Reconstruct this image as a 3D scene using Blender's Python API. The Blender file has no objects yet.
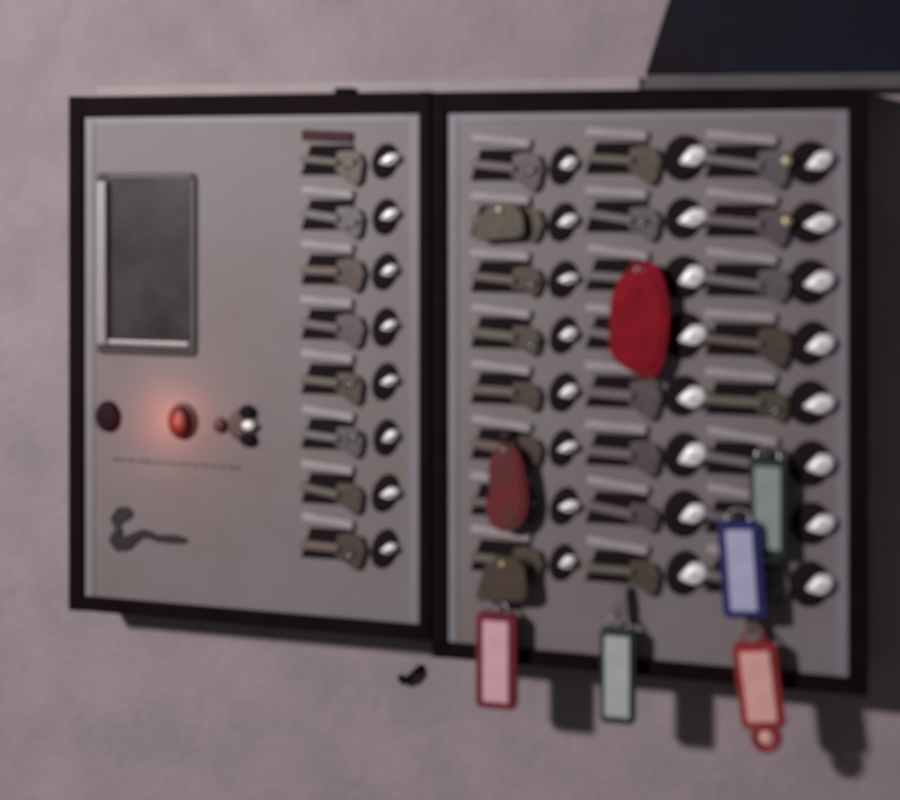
import bpy, bmesh, math, random
from mathutils import Vector, Matrix
random.seed(7)
S = bpy.context.scene
C = S.collection
R = math.radians

# ------------------------------------------------------------------ camera
TH = R(15.6); DC = 1.70; F = 1500.0; HY = 169.0      # yaw, distance, focal (px of a 900 px wide frame), horizon row
cam_d = bpy.data.cameras.new('camera'); cam = bpy.data.objects.new('camera', cam_d); C.objects.link(cam)
cam.location = (DC*math.sin(TH), -DC*math.cos(TH), 0)
cam.rotation_euler = (R(90), 0, TH)
cam_d.sensor_width = 36; cam_d.lens = 36*F/900
cam_d.shift_y = -(400-HY)/900
cam_d.clip_start = .05; cam_d.clip_end = 60
cam_d.dof.use_dof = True; cam_d.dof.focus_distance = 3.0; cam_d.dof.aperture_fstop = 3.0
S.camera = cam
S.render.resolution_x = 1024; S.render.resolution_y = 910
# ------------------------------------------------------------------ light
W = bpy.data.worlds.new('World'); S.world = W; W.use_nodes = True
bgn = W.node_tree.nodes['Background']
bgn.inputs[0].default_value = (.95, .92, 1.0, 1); bgn.inputs[1].default_value = .085
def lamp(name, loc, target, size, power, col):
    d = bpy.data.lights.new(name, 'AREA'); d.shape = 'DISK'; d.size = size; d.energy = power; d.color = col
    o = bpy.data.objects.new(name, d); C.objects.link(o); o.location = loc
    o.rotation_euler = (Vector(target)-Vector(loc)).to_track_quat('-Z', 'Y').to_euler()
    return o
lamp('key_light', (-1.22, -2.15, .56), (0.16, 0, -.3), .20, 59, (1, .93, .93))
S.view_settings.view_transform = 'Standard'; S.view_settings.look = 'None'
S.view_settings.exposure = 0; S.view_settings.gamma = 1

# ------------------------------------------------------------------ helpers
def P(x, y, d=0.0):
    """point on the plane at depth d (y of the world) for a photo position"""
    u = (x-450)/F; v = (HY-y)/F
    t = (d + DC*math.cos(TH))/(math.cos(TH)+u*math.sin(TH))
    return Vector((DC*math.sin(TH)+t*(-math.sin(TH)+u*math.cos(TH)), d, t*v))
PX = 1.12e-3

def mat(name, col, rough=.6, metal=0, var=0, scale=8, bump=0, bscale=300, col2=None, emis=0, spec=.5, coat=0):
    m = bpy.data.materials.new(name); m.use_nodes = True
    nt = m.node_tree; b = nt.nodes['Principled BSDF']
    b.inputs['Base Color'].default_value = (*col, 1); b.inputs['Roughness'].default_value = rough
    b.inputs['Metallic'].default_value = metal; b.inputs['Specular IOR Level'].default_value = spec
    b.inputs['Coat Weight'].default_value = coat
    tc = nt.nodes.new('ShaderNodeTexCoord')
    if var or col2:
        n = nt.nodes.new('ShaderNodeTexNoise'); n.inputs['Scale'].default_value = scale
        n.inputs['Detail'].default_value = 5; n.inputs['Roughness'].default_value = .6
        nt.links.new(tc.outputs['Object'], n.inputs['Vector'])
        r = nt.nodes.new('ShaderNodeValToRGB')
        r.color_ramp.elements[0].position = .32; r.color_ramp.elements[1].position = .68
        c2 = col2 if col2 else tuple(c*(1-var) for c in col)
        r.color_ramp.elements[0].color = (*c2, 1)
        r.color_ramp.elements[1].color = (*[c*(1+var) for c in col], 1)
        nt.links.new(n.outputs['Fac'], r.inputs['Fac'])
        nt.links.new(r.outputs['Color'], b.inputs['Base Color'])
    if bump:
        n2 = nt.nodes.new('ShaderNodeTexNoise'); n2.inputs['Scale'].default_value = bscale
        n2.inputs['Detail'].default_value = 4
        nt.links.new(tc.outputs['Object'], n2.inputs['Vector'])
        bp = nt.nodes.new('ShaderNodeBump'); bp.inputs['Strength'].default_value = bump
        bp.inputs['Distance'].default_value = .002
        nt.links.new(n2.outputs['Fac'], bp.inputs['Height']); nt.links.new(bp.outputs['Normal'], b.inputs['Normal'])
    if emis:
        b.inputs['Emission Color'].default_value = (*col, 1); b.inputs['Emission Strength'].default_value = emis
    return m
M = dict(
 wall=mat('wall_paint', (.355,.290,.318), .85, var=.07, col2=(.292,.250,.260), scale=9, bump=1, bscale=60),
 panel=mat('panel_enamel', (.196,.178,.188), .55, var=.06, col2=(.192,.156,.158), scale=7, bump=.1),
 edge_lit=mat('edge_highlight_enamel', (.225,.215,.245), .5, var=.06, scale=9),
 frame=mat('dark_frame', (.0065,.002,.003), .7, var=.3, scale=20, spec=.08),
 side=mat('cabinet_side', (.03,.022,.025), .6, var=.2),
 black=mat('slot_black', (.014,.009,.011), .8, spec=.08),
 strip=mat('label_strip', (.36,.325,.34), .6, var=.1, scale=40),
 strip_red=mat('label_strip_maroon', (.045,.008,.015), .75, var=.3, scale=60),
 plug=mat('plug_grey', (.17,.145,.155), .55, var=.15, scale=60),
 chrome=mat('satin_metal', (.97,.95,.95), .34, metal=.1, var=.05, scale=50),
 brass=mat('brass', (.55,.47,.28), .4, metal=.6, var=.1, scale=50),
 bezel=mat('bezel_aluminium', (.30,.28,.29), .45, metal=.2, var=.06, scale=30),
 glass=mat('display_glass', (.052,.049,.047), .35, var=.15, col2=(.018,.018,.016), scale=13, spec=.2),
 button=mat('button_maroon', (.018,.005,.013), .7, spec=.15),
 red_lamp=mat('red_lamp_lens', (.075,.004,.003), .5, emis=.12),
 red=mat('crimson_plastic', (.25,.003,.013), .75, var=.25, scale=45, spec=.2),
 darkred=mat('dark_red_plastic', (.17,.008,.020), .7, var=.15, col2=(.085,.035,.026), scale=32, spec=.3),
 rim_red=mat('red_rim_plastic', (.17,.012,.026), .45),
 rim_coral=mat('coral_rim_plastic', (.30,.022,.026), .45),
 rim_green=mat('green_rim_plastic', (.022,.036,.03), .45),
 rim_blue=mat('blue_rim_plastic', (.018,.018,.13), .45),
 lab_pink=mat('pink_label', (.70,.42,.50), .5, var=.08, scale=60),
 lab_green=mat('green_label', (.44,.49,.46), .5, var=.08, scale=60),
 lab_green2=mat('dull_green_label', (.29,.35,.32), .5, var=.08, scale=60),
 lab_coral=mat('coral_label', (.78,.42,.38), .5, var=.08, scale=60),
 lab_blue=mat('lavender_label', (.46,.46,.66), .5, var=.08, scale=60),
 steel=mat('steel', (.35,.33,.34), .35, metal=.9),
 ink=mat('dark_print', (.018,.010,.014), .6),
 faint=mat('faint_print', (.12,.10,.11), .7),
 navy=mat('navy_panel', (.007,.010,.019), .6, var=.4, col2=(.012,.007,.012), scale=6, spec=.08),
 trim=mat('grey_trim', (.085,.076,.080), .6, var=.15, scale=20),
)
KEYC = [mat('key_'+n, c, .5, metal=.2, var=.2, scale=70) for n, c in
        [('grey',(.115,.100,.105)),('mauve',(.105,.080,.088)),('olive',(.085,.070,.048)),('brown',(.082,.055,.043)),('slate',(.10,.105,.105))]]
PLUG = [mat('plug_'+n, c, .55, var=.15, scale=60) for n, c in (('grey',(.175,.165,.165)),('mauve',(.165,.130,.150)),('olive',(.140,.122,.100)),('brown',(.150,.112,.100)))]
KC = dict(g=KEYC[0], m=KEYC[1], o=KEYC[2], b=KEYC[3], s=KEYC[4])

def link(name, bm, m, parent=None, smooth=False):
    bmesh.ops.recalc_face_normals(bm, faces=bm.faces)
    me = bpy.data.meshes.new(name); bm.to_mesh(me); bm.free()
    me.materials.append(m)
    if smooth:
        for p in me.polygons: p.use_smooth = True
    o = bpy.data.objects.new(name, me); C.objects.link(o)
    if parent:
        o.parent = parent
    return o
def thing(name, label, cat, loc, group=None):
    o = bpy.data.objects.new(name, None); C.objects.link(o); o.location = loc; o.empty_display_size = .02
    o['label'] = label; o['category'] = cat
    if group: o['group'] = group
    return o
def tag(o, label, cat, group=None):
    o['label'] = label; o['category'] = cat
    if group: o['group'] = group
def put(o, loc):                       # a child placed at a world point, its mesh around its own origin
    o.location = Vector(loc) - (o.parent.location if o.parent else Vector())
    if o.parent and o.parent.parent: o.location = o.location - o.parent.parent.location
    return o
def bx(bm, x0, x1, y0, y1, z0, z1, bev=0):
    g = bmesh.ops.create_cube(bm, size=1)
    vs = g['verts']
    for v in vs:
        v.co = Vector(((x0+x1)/2+v.co.x*(x1-x0), (y0+y1)/2+v.co.y*(y1-y0), (z0+z1)/2+v.co.z*(z1-z0)))
    if bev:
        es = list({e for v in vs for e in v.link_edges})
        bmesh.ops.bevel(bm, geom=es, offset=bev, segments=2, affect='EDGES', profile=.6)
    return bm
def prism(bm, pts, y0, y1, bev=0):     # pts (x,z) outline, extruded from y0 (front) to y1
    f = [bm.verts.new((x, y0, z)) for x, z in pts]; b = [bm.verts.new((x, y1, z)) for x, z in pts]
    n = len(pts); faces = [bm.faces.new(f), bm.faces.new(b[::-1])]
    for i in range(n): faces.append(bm.faces.new((f[i], b[i], b[(i+1) % n], f[(i+1) % n])))
    bmesh.ops.recalc_face_normals(bm, faces=faces)
    if bev:
        es = [e for e in faces[0].edges]
        bmesh.ops.bevel(bm, geom=es, offset=bev, segments=3, affect='EDGES', profile=.6)
    return bm
def rrect(w, h, r, n=5):
    pts = []
    for cx, cz, a0 in ((w/2-r, h/2-r, 0), (-w/2+r, h/2-r, 90), (-w/2+r, -h/2+r, 180), (w/2-r, -h/2+r, 270)):
        for i in range(n+1):
            a = R(a0+90*i/n); pts.append((cx+r*math.cos(a), cz+r*math.sin(a)))
    return pts
def oval(w, h, n=36): return [(w/2*math.cos(2*math.pi*i/n), h/2*math.sin(2*math.pi*i/n)) for i in range(n)]
def dome(bm, rx, rz, h, base=0, n=32, k=8, flat=.0):   # rounded cap that rises towards the viewer (-y)
    rings = []
    for j in range(k):
        a = R(90)*j/k
        s = math.cos(a)**(.55); yy = -base - h*math.sin(a)
        rings.append([bm.verts.new((rx*s*math.cos(2*math.pi*i/n), yy, rz*s*math.sin(2*math.pi*i/n))) for i in range(n)])
    low = [bm.verts.new((rx*math.cos(2*math.pi*i/n), 0, rz*math.sin(2*math.pi*i/n))) for i in range(n)]
    top = bm.verts.new((0, -base-h, 0))
    allr = [low]+rings
    for a, b in zip(allr, allr[1:]):
        for i in range(n): bm.faces.new((a[i], a[(i+1) % n], b[(i+1) % n], b[i]))
    for i in range(n): bm.faces.new((rings[-1][i], rings[-1][(i+1) % n], top))
    bm.faces.new(low[::-1])
    return bm
def tube(bm, pts, r, n=8, closed=False):
    pts = [Vector(p) for p in pts]; N = len(pts); rings = []
    for i, p in enumerate(pts):
        if closed: d = pts[(i+1) % N]-pts[i-1]
        else: d = pts[min(i+1, N-1)]-pts[max(i-1, 0)]
        d.normalize(); ref = Vector((0, 0, 1)) if abs(d.z) < .9 else Vector((0, 1, 0))
        a = d.cross(ref).normalized(); b = d.cross(a).normalized()
        rings.append([bm.verts.new(p+r*(a*math.cos(2*math.pi*k/n)+b*math.sin(2*math.pi*k/n))) for k in range(n)])
    for i in range(N if closed else N-1):
        A, B = rings[i], rings[(i+1) % N]
        off = 0
        if closed and i == N-1:
            off = min(range(n), key=lambda o: sum((A[k].co-B[(k+o) % n].co).length for k in range(n)))
        for k in range(n): bm.faces.new((A[k], A[(k+1) % n], B[(k+1+off) % n], B[(k+off) % n]))
    if not closed: bm.faces.new(rings[0]); bm.faces.new(rings[-1][::-1])
    return bm
def ring_pts(c, rx, rz, tilt=0, n=28):
    return [Vector(c)+Vector((rx*math.cos(2*math.pi*i/n), tilt*math.sin(2*math.pi*i/n)*rz, rz*math.sin(2*math.pi*i/n))) for i in range(n)]

# ------------------------------------------------------------------ setting: the wall
WD = .085                      # the wall lies this far behind the panel faces
bm = bmesh.new(); bx(bm, -3.2, 3.2, WD, WD+.15, -1.6, 1.6)
w = link('wall', bm, M['wall']); w['kind'] = 'structure'

# ------------------------------------------------------------------ the two cabinets
def cabinet(name, label, cat, ox0, ox1, ztop, zbot, ix0, ix1, iztop, izbot):
    """hollow dark frame round a recessed enamel face (y = 0)"""
    t = thing(name, label, cat, ((ox0+ox1)/2, WD, zbot))
    L = t.location
    FR = -.007
    bm = bmesh.new()
    bx(bm, ox0, ix0, FR, WD-.001, zbot, ztop, .0022); bx(bm, ix1, ox1, FR, WD-.001, zbot, ztop, .0022)
    bx(bm, ix0-.001, ix1+.001, FR+.0005, WD-.002, iztop, ztop-.0006, .0015); bx(bm, ix0-.001, ix1+.001, FR+.0005, WD-.002, zbot+.0006, izbot, .0015)
    bmesh.ops.translate(bm, vec=-L, verts=bm.verts); link('frame', bm, M['frame'], t)
    bm = bmesh.new(); bx(bm, ix0+.0006, ix1-.0006, 0, .012, izbot+.0006, iztop-.0006)
    bmesh.ops.translate(bm, vec=-L, verts=bm.verts); link('face_panel', bm, M['panel'], t)
    bm = bmesh.new(); w_ = .0125; e = .0008  # highlight along the panel edges, put in as paler raised strips
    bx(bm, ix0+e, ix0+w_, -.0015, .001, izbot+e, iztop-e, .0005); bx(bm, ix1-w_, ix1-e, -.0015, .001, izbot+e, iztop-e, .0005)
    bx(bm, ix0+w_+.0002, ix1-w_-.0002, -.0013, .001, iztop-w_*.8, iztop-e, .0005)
    bmesh.ops.translate(bm, vec=-L, verts=bm.verts); link('edge_highlight', bm, M['edge_lit'], t)
    return t
# left: control cabinet
lx0 = P(71, 0).x; lx1 = P(432, 0).x; rx0 = lx1+.0015; rx1 = P(868, 0).x
zt = P(650, 91).z; ztl = P(250, 94).z
ctrl = cabinet('control_cabinet', 'left cabinet with a dark display, red lamp and one column of key slots', 'control cabinet',
    lx0, lx1, ztl, P(75, 609).z, P(85, 0).x, P(420, 0).x, P(85, 117).z, P(85, 596).z)
keyc = cabinet('key_cabinet', 'larger right cabinet with three columns of key slots and bright knobs', 'key cabinet',
    rx0, rx1, zt, P(845, 693).z, P(447, 0).x, P(849, 0).x, P(845, 109).z, P(845, 677).z)

# display
def rect_px(x0, y0, x1, y1):
    a = P(x0, (y0+y1)/2); b = P(x1, (y0+y1)/2); zt_ = P((x0+x1)/2, y0).z; zb_ = P((x0+x1)/2, y1).z
    return a.x, b.x, zb_, zt_
X0, X1, Z0, Z1 = rect_px(98, 173, 197, 355)
dc = Vector(((X0+X1)/2, 0, (Z0+Z1)/2)); hw = (X1-X0)/2; hh = (Z1-Z0)/2
bm = bmesh.new(); prism(bm, rrect(2*hw, 2*hh, .006), -.003, .001, .001)
dsp = put(link('display', bm, M['side'], ctrl), dc)
bm = bmesh.new(); bx(bm, -hw+.018, hw-.005, -.0045, -.002, -hh+.019, hh-.006)
link('screen', bm, M['glass'], dsp)
bm = bmesh.new()
bx(bm, -hw+.003, -hw+.0175, -.013, -.002, -hh+.0115, hh-.010, .003)
bx(bm, -hw+.0176, hw-.006, -.010, -.002, -hh+.0115, -hh+.0185, .0025)
link('bezel', bm, M['bezel'], dsp)
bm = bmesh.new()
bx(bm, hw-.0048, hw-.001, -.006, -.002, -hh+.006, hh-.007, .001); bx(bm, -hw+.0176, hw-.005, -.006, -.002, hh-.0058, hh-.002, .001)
link('inner_edge', bm, mat('bezel_shade_grey', (.12,.115,.115), .5), dsp)  # bezel pale at left and bottom, darker here: light and shade put into colour

# push button, red lamp, key switch
bm = bmesh.new(); dome(bm, .0155, .0185, .006, .004)
put(link('push_button', bm, M['button'], ctrl, True), P(109, 416))
p = P(183, 421)
bm = bmesh.new(); dome(bm, .019, .022, .002, .002)
lampb = put(link('indicator_lamp', bm, mat('lamp_collar_red', (.10,.02,.018), .5), ctrl, True), p)
bm = bmesh.new(); dome(bm, .0135, .019, .010, .003)
link('lens', bm, M['red_lamp'], lampb, True)
d = bpy.data.lights.new('indicator_glow', 'POINT'); d.energy = .135; d.color = (1, .27, .15); d.shadow_soft_size = .006
o = bpy.data.objects.new('indicator_glow', d); C.objects.link(o); o.parent = ctrl; o.location = p+Vector((-.020, -.045, 0))-ctrl.location
p = P(243, 425)
bm = bmesh.new(); dome(bm, .0185, .019, .003, .002)
ks = put(link('key_switch', bm, mat('switch_brown', (.085,.06,.052), .6), ctrl, True), p)
for dx, dz in ((.007, .016), (.008, -.016)):
    bm = bmesh.new(); dome(bm, .0100, .0085, .004, .004)
    o = link('lug', bm, M['black'], ks, True); o.location = (dx, -.001, dz)
bm = bmesh.new(); dome(bm, .0085, .0060, .006, .006)
o = link('key_barrel', bm, M['chrome'], ks, True); o.location = (.011, -.001, .0015)
bm = bmesh.new(); dome(bm, .008, .009, .004, .003)
put(link('small_red_lamp', bm, mat('dull_red_lens', (.07,.012,.018), .5), ctrl, True), P(221, 425))

# faint line of print (illegible) and the dark script emblem
bm = bmesh.new(); x = 113
while x < 238:
    wd = random.choice([5, 8, 11, 14]); a = P(x, 459+(x-113)*.07); b = P(min(x+wd, 240), 459)
    bx(bm, a.x, b.x, -.0008, .0005, a.z-.0022, a.z+.0022); x += wd+3
bmesh.ops.translate(bm, vec=-ctrl.location, verts=bm.verts)
link('small_print', bm, M['faint'], ctrl)
def stroke(bm, pts, y0=-.0025, y1=.0005):
    """flat pen stroke: list of (px x, px y, half width px)"""
    up = []; dn = []
    for i, (x_, y_, r_) in enumerate(pts):
        a = pts[max(i-1, 0)]; b = pts[min(i+1, len(pts)-1)]
        dx, dy = b[0]-a[0], b[1]-a[1]; l = math.hypot(dx, dy); nx, ny = -dy/l, dx/l
        q = P(x_+nx*r_, y_+ny*r_); up.append((q.x, q.z)); q = P(x_-nx*r_, y_-ny*r_); dn.append((q.x, q.z))
    prism(bm, up+dn[::-1], y0, y1)
bm = bmesh.new()
stroke(bm, [(133, 515, 3), (128, 513, 6.5), (122, 514, 8), (117, 520, 6.5), (118, 526, 3), (121, 531, 2)])
stroke(bm, [(122, 530, 2), (118, 533, 4.5), (115.5, 539, 6), (119, 543.5, 7.5), (127, 543, 7), (135, 537, 5), (143, 533, 4), (150, 534.5, 3.6), (158, 538, 3.2), (168, 538.5, 4), (178, 539, 4), (187, 540.5, 2)], -.0031, .0004)
bmesh.ops.translate(bm, vec=-ctrl.location, verts=bm.verts)
link('emblem', bm, M['ink'], ctrl)
# little latch on top of the frame
bm = bmesh.new(); bx(bm, -.011, .011, -.004, .02, -.001, .0055, .002)
put(link('latch', bm, M['frame'], ctrl), (P(344, 93).x, 0, ztl))

# ------------------------------------------------------------------ key positions
NUM = ['topmost', 'second', 'third', 'fourth', 'fifth', 'sixth', 'seventh', 'lowest']
COLS = [  # cabinet, knob x, first/last knob y, slot x, slot width px, scale of the knob, words
 (ctrl, 389, 159, 547, 328, 52, .78, 'of the eight on the left cabinet'),
 (keyc, 567, 164, 560, 501, 56, .78, 'in the right cabinet\'s left column'),
 (keyc, 691, 157, 571, 617, 56, 1.12, 'in the right cabinet\'s middle column'),
 (keyc, 818, 160, 582, 741, 62, 1.15, 'in the right cabinet\'s right column')]
KCOL = ['ogbmogob', 'mobobbbo', 'ogggmmmo', 'gmgbogmg']
WORD = dict(g='grey', m='mauve grey', o='olive brown', b='dark brown', s='slate grey')
def slot(cab, c, wd, red):
    w_ = wd*PX; sk = .004
    bm = bmesh.new()
    prism(bm, [(-w_/2+sk+.004, .0175), (w_/2+sk, .0175), (w_/2-sk, -.0175), (-w_/2-sk, -.0175)], -.0015, .001)
    s = put(link('key_slot', bm, M['black'], cab), c)
    bm = bmesh.new(); bx(bm, -w_/2-.004, w_/2+.001, -.0065 if not red else -.004, .0, .0215, .0315 if not red else .034, .002)
    o = link('label_strip', bm, M['strip_red' if red else 'strip'], s)
    o.rotation_euler.y = R(random.uniform(2.5, 8)); o.location.z = random.uniform(-.002, .001)
    return s
def knob(cab, c, sc, small):
    j = random.uniform
    bm = bmesh.new(); rx = (.0150 if small else .0205)*j(.92, 1.08); rz = (.0225 if small else .0245)*j(.93, 1.06)
    dome(bm, rx, rz, .003, .002)
    k = put(link('lock_knob', bm, M['black'], cab, True), Vector(c)+Vector((-.0045 if small else -.0085, 0, -.002))); k.rotation_euler.y = R(j(12, 24))
    bm = bmesh.new()
    if small: dome(bm, .0112*j(.9, 1.1), .0062*j(.85, 1.2), .006, .005)
    else: dome(bm, .0160*j(.92, 1.08), .0108*j(.9, 1.1), .007, .005)
    m_ = max(v.co.x for v in bm.verts)
    for v in bm.verts:                     # worn teardrop grip, pointed towards the lower left
        if v.co.x < 0: v.co.z *= 1+.55*v.co.x/m_
        v.co.z += .10*v.co.x
    o = link('cap', bm, M['chrome'], k, True); o.location = (.0065 if small else .0105, -.001, .004)
    o.rotation_euler.y = R(-26+j(-10, 2))
    bm = bmesh.new(); bx(bm, -.0045, .0045, -.0012, .0006, -.0009, .0009)       # the keyway in the grip
    q_ = link('keyway', bm, M['frame'], k); q_.location = o.location+Vector((.002, -.0102 if small else -.0112, 0)); q_.rotation_euler.y = R(-30)
    return k
SLOT = {}
for ci, (cab, kx, ya, yb, sx, wd, sc, words) in enumerate(COLS):
    zA = P(kx, ya).z; zB = P(kx, yb).z
    for r in range(8):
        z = zA+(zB-zA)*r/7
        c = Vector((P(kx, 0).x, 0, z)); knob(cab, c+Vector((random.uniform(-.001, .001), 0, random.uniform(-.001, .001))), sc, ci < 2)
        s = Vector((P(sx, 0).x, 0, z-.001)); slot(cab, s, wd, ci == 0 and r == 0); SLOT[ci, r] = s
        # the key that sits in the slot: plug and bow
        kc = KCOL[ci][r]
        t = thing('key', '%s key, %s %s' % (WORD[kc], NUM[r], words), 'key', s, 'keys plugged into the slots')
        w_ = wd*PX; ju = random.uniform
        bm = bmesh.new(); bx(bm, -w_/2-.002, w_/2-.012, -.013, -.002, -.0068*ju(.8, 1.05), .0035*ju(.7, 1.1), .0022)
        link('plug', bm, PLUG[{'g': 0, 'm': 1, 'o': 2, 'b': 3}[kc]], t).rotation_euler.y = R(ju(1, 9))
        dr = ju(-.005, .005); x0 = w_/2-.0115; e_ = ju(-.004, .004)
        bm = bmesh.new(); prism(bm, [(x0-.004, .010+e_/2), (x0+.012, .012+e_), (x0+.024+e_/2, .008+e_), (x0+.029+e_/2, -.003), (x0+.025, -.021+dr), (x0+.018, -.027+dr), (x0+.009, -.020+dr), (x0-.006, -.013)], -.008, -.004, .0015)
        link('bow', bm, KC[kc], t)
        if (ci, r) not in ((3, 0), (3, 1)) and ju(0, 1) < .6:
            x1 = x0+.012+ju(-.004, .006); z1 = ju(-.012, .0)
            bm = bmesh.new(); tube(bm, [(x1-.007, -.009, z1-.004), (x1, -.011, z1), (x1+.008, -.009, z1+.005)], .0016)  # diagonal highlight on the bow, shaped as a thin steel rod
            link('bow_highlight', bm, M['steel'], t, True)
        if ci == 3 and r < 2:
            bm = bmesh.new(); dome(bm, .006, .006, .005, .002)
            o = link('brass_button', bm, M['brass'], t, True); o.location = (x0+.026, -.009, .0)

# ------------------------------------------------------------------ fobs and tags
GT = 'key tags hanging from the cabinets'
def keytag(label, cx, cy, w_, h_, rim, lab, hang, tilt=0, dep=-.022, hole=False, open_strap='b', rimw=.006):
    """coloured plastic tag with a pale label window; hang = px position of the slot it hangs from"""
    c = P(cx, cy, dep); t = thing('key_tag', label, 'key tag', c, GT)
    t.rotation_euler.y = R(tilt)
    ww, hh_ = w_*PX, h_*PX
    bm = bmesh.new(); prism(bm, rrect(ww, hh_, .006), -.005, .005, .0015)
    b = link('holder', bm, rim, t)
    bm = bmesh.new(); prism(bm, rrect(ww-2*rimw, hh_-.016, .002), -.0075, -.0045, .001)
    link('label_window', bm, lab, t)
    bm = bmesh.new(); tube(bm, ring_pts((0, 0, hh_/2+.003), .012, .009, .3), .0018, closed=True)
    link('split_ring', bm, M['steel'] if not hole else rim, t)
    hp = P(hang[0], hang[1], -.012)
    v = hp-c; v = Matrix.Rotation(-R(tilt), 3, 'Y') @ v
    bm = bmesh.new(); a = Vector((0, 0, hh_/2+.008))
    n = 6; pts = [a.lerp(v, i/n)+Vector((0, -.002*math.sin(math.pi*i/n), 0)) for i in range(n+1)]
    for p_, q_ in ((-.006, .006),):
        f = []
        for q in pts: f.append(q)
        L_ = [q+Vector((p_, 0, 0)) for q in f]; R_ = [q+Vector((q_, 0, 0)) for q in f]
        for i in range(n):
            vs = [bm.verts.new(k) for k in (L_[i], R_[i], R_[i+1], L_[i+1])]
            vb = [bm.verts.new(k.co+Vector((0, .002, 0))) for k in vs]
            bm.faces.new(vs); bm.faces.new(vb[::-1])
            for j in range(4): bm.faces.new((vs[j], vs[(j+1) % 4], vb[(j+1) % 4], vb[j]))
    bmesh.ops.remove_doubles(bm, verts=bm.verts, dist=1e-5)
    link('strap', bm, KC[open_strap], t)
    if hole:
        bm = bmesh.new(); tube(bm, ring_pts((.001, -.001, -hh_/2-.010), .0125, .0125), .0042, 10, closed=True)
        link('eyelet', bm, rim, t)
        bm = bmesh.new(); dome(bm, .0075, .0075, .004, .001); o = link('eyelet_stud', bm, lab, t, True); o.location = (.001, 0, -hh_/2-.010)
    return t
keytag('pink windowed key tag in a dark red holder, hanging below the right cabinet', 497, 660, 41, 94, M['rim_red'], M['lab_pink'], (502, 572), rimw=.0085)
keytag('pale green key tag in a dark holder, hanging over the cabinet\'s bottom edge', 618, 675, 34, 92, M['rim_green'], M['lab_green'], (622, 585), open_strap='m', rimw=.0055)
keytag('coral red key tag with a round eyelet at its lower end', 759, 685, 41, 80, M['rim_coral'], M['lab_coral'], (750, 598), tilt=-7, hole=True, dep=-.024, open_strap='b', rimw=.0075)
keytag('dull green key tag over the lower right slots, above the blue tag', 768, 507, 34, 92, M['rim_green'], M['lab_green2'], (752, 462), dep=-.020, open_strap='s', rimw=.0055)
keytag('lavender key tag in a dark blue holder, on the right cabinet', 742, 569, 40, 90, M['rim_blue'], M['lab_blue'], (738, 524), tilt=-4, dep=-.032, open_strap='s', rimw=.0085)

def fob(name, label, cx, cy, pts, m, dep, hang, strapm):
    for _ in range(2):                 # corner cutting: a rounded outline
        pts = [(a[0]*k+b[0]*(1-k), a[1]*k+b[1]*(1-k)) for a, b in zip(pts, pts[1:]+pts[:1]) for k in (.75, .25)]
    c = P(cx, cy, dep); t = thing(name, label, 'key fob', c, 'oval fobs in front of the slots')
    bm = bmesh.new(); prism(bm, pts, -.005, .003, .0012); link('fob_body', bm, m, t)
    hp = P(*hang, -.012)-c
    bm = bmesh.new(); zt_ = max(p[1] for p in pts)
    tube(bm, [Vector((0, 0, zt_-.006)), Vector((hp.x*.5, -.004, (zt_+hp.z)/2)), hp], .003)
    link('cord', bm, strapm, t)
    bm = bmesh.new(); tube(bm, ring_pts((0, -.0055, zt_-.010), .0042, .0042), .0012, closed=True); link('eyelet', bm, M['steel'], t, True)
    bm = bmesh.new(); s_ = [(x_*.80, z_*.84) for x_, z_ in pts]; prism(bm, s_, -.0068, -.004, .0008); link('raised_centre', bm, m, t)
    return t
def egg(w_, h_, bottom=1.0, top=.8, n=40):
    o = []
    for i in range(n):
        a = 2*math.pi*i/n; s = math.sin(a); k = (bottom+top)/2+(top-bottom)/2*s
        o.append((w_/2*PX*math.cos(a)*k, h_/2*PX*math.copysign(abs(s)**.85, s)))
    return o
fob('key_fob', 'bright crimson oval fob beside the middle column of knobs', 640, 322, [((x_-640)*PX, (322-y_)*PX) for x_, y_ in ((630, 269), (640, 264), (652, 264), (661, 273), (667, 292), (669, 315), (667, 340), (663, 360), (656, 374), (647, 377), (634, 371), (619, 363), (612, 354), (610, 342), (611, 325), (611, 305), (617, 284))], M['red'], -.018, (632, 262), M['darkred'])
fob('key_fob', 'dark brownish red fob over the lower left slots of the right cabinet', 506, 490, [((x_-506)*PX, (490-y_)*PX) for x_, y_ in ((492, 456), (500, 445), (512, 443), (521, 452), (526, 474), (530, 500), (526, 518), (514, 530), (500, 531), (489, 522), (485, 506), (491, 492), (488, 472))], M['darkred'], -.022, (506, 430), KC['b'])
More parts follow.
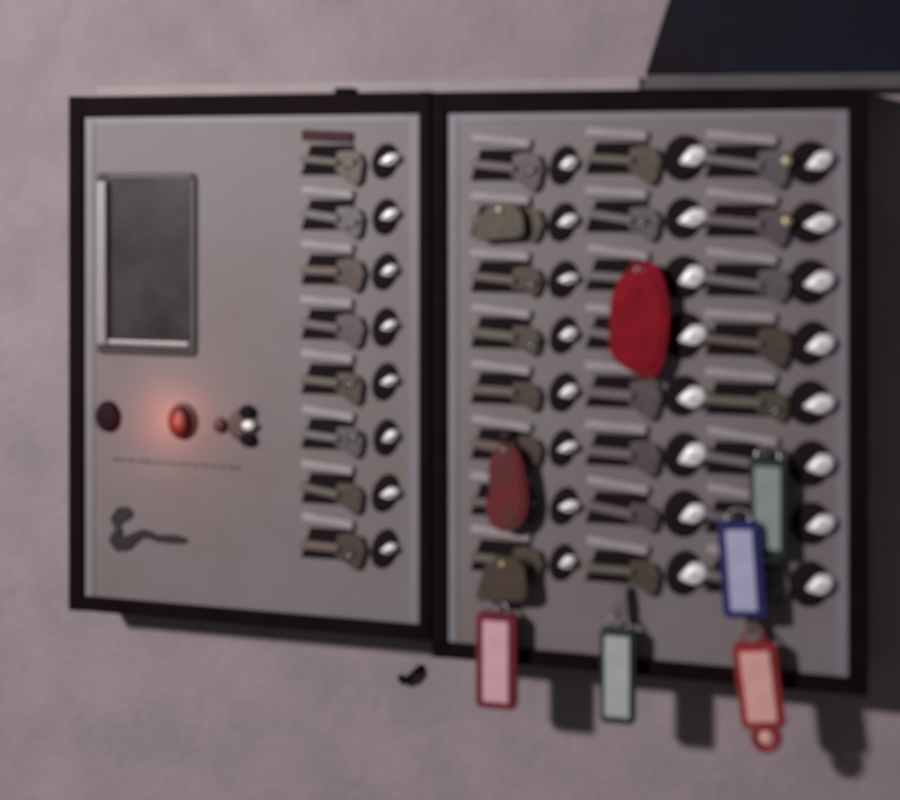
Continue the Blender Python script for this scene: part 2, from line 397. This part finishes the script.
# two brown leather flaps
def flap(label, cx, cy, w_, h_, m, dep=-.018):
    c = P(cx, cy, dep); t = thing('leather_flap', label, 'leather flap', c)
    bm = bmesh.new(); prism(bm, [(x_*(1.12-.010*z_/PX)+.10*z_, z_-abs(x_)*.22+.10*x_) for x_, z_ in rrect(w_*PX, h_*PX, .013)], -.0025, .003, .0015); link('flap', bm, m, t)
    bm = bmesh.new(); dome(bm, .0035, .0035, .002, .001); o = link('rivet', bm, M['brass'], t, True); o.location = (0, -.0025, h_*PX*.30)
flap('olive brown leather flap over the second slot of the right cabinet', 500, 220, 44, 34, KC['o'])
flap('dark brown leather flap just above the pink tag', 503, 577, 42, 44, KC['b'], -.026)

# ------------------------------------------------------------------ what else is on the wall
bt = thing('wall_board', 'dark navy board on the wall above the right cabinet, grey along its lower edge', 'wall board', (P(760, 80, .05).x, WD, P(760, 88, .05).z))
yf = .05
def q(x_, y_): v = P(x_, y_, yf); return (v.x-bt.location.x, v.z-bt.location.z)
bm = bmesh.new(); prism(bm, [q(645, 74), q(1000, 71), q(1010, -150), q(716, -150)], yf-WD, -.001, .002)
link('board', bm, M['navy'], bt)
bm = bmesh.new(); prism(bm, [q(641, 89), q(1000, 87), q(1000, 71.6), q(645.5, 74.6)], yf-WD+.004, -.001, .001)
link('lower_trim', bm, M['trim'], bt)

a = P(96, 91, .055); b = P(640, 91, .055); a2 = P(300, 82, .055)
bm = bmesh.new(); bx(bm, a.x, b.x, .055, WD-.001, ztl+.001, a2.z, .003)  # pale strip added to imitate the bright highlight above the frames
rl = link('wall_highlight', bm, mat('highlight_paint', (.40,.345,.355), .7, var=.08, scale=12)); tag(rl, 'thin pale rail added for the wall highlight directly above the dark cabinet frames', 'band')
c = P(410, 673, WD-.004)
ct = thing('wall_hook', 'small dark hook on the wall just under the cabinets', 'hook', c)
bm = bmesh.new(); tube(bm, [(-.012, 0, -.006), (-.006, -.006, -.009), (.002, -.009, -.003), (.010, -.008, .005), (.014, .003, .007)], .0042)
link('hook', bm, M['frame'], ct, True)
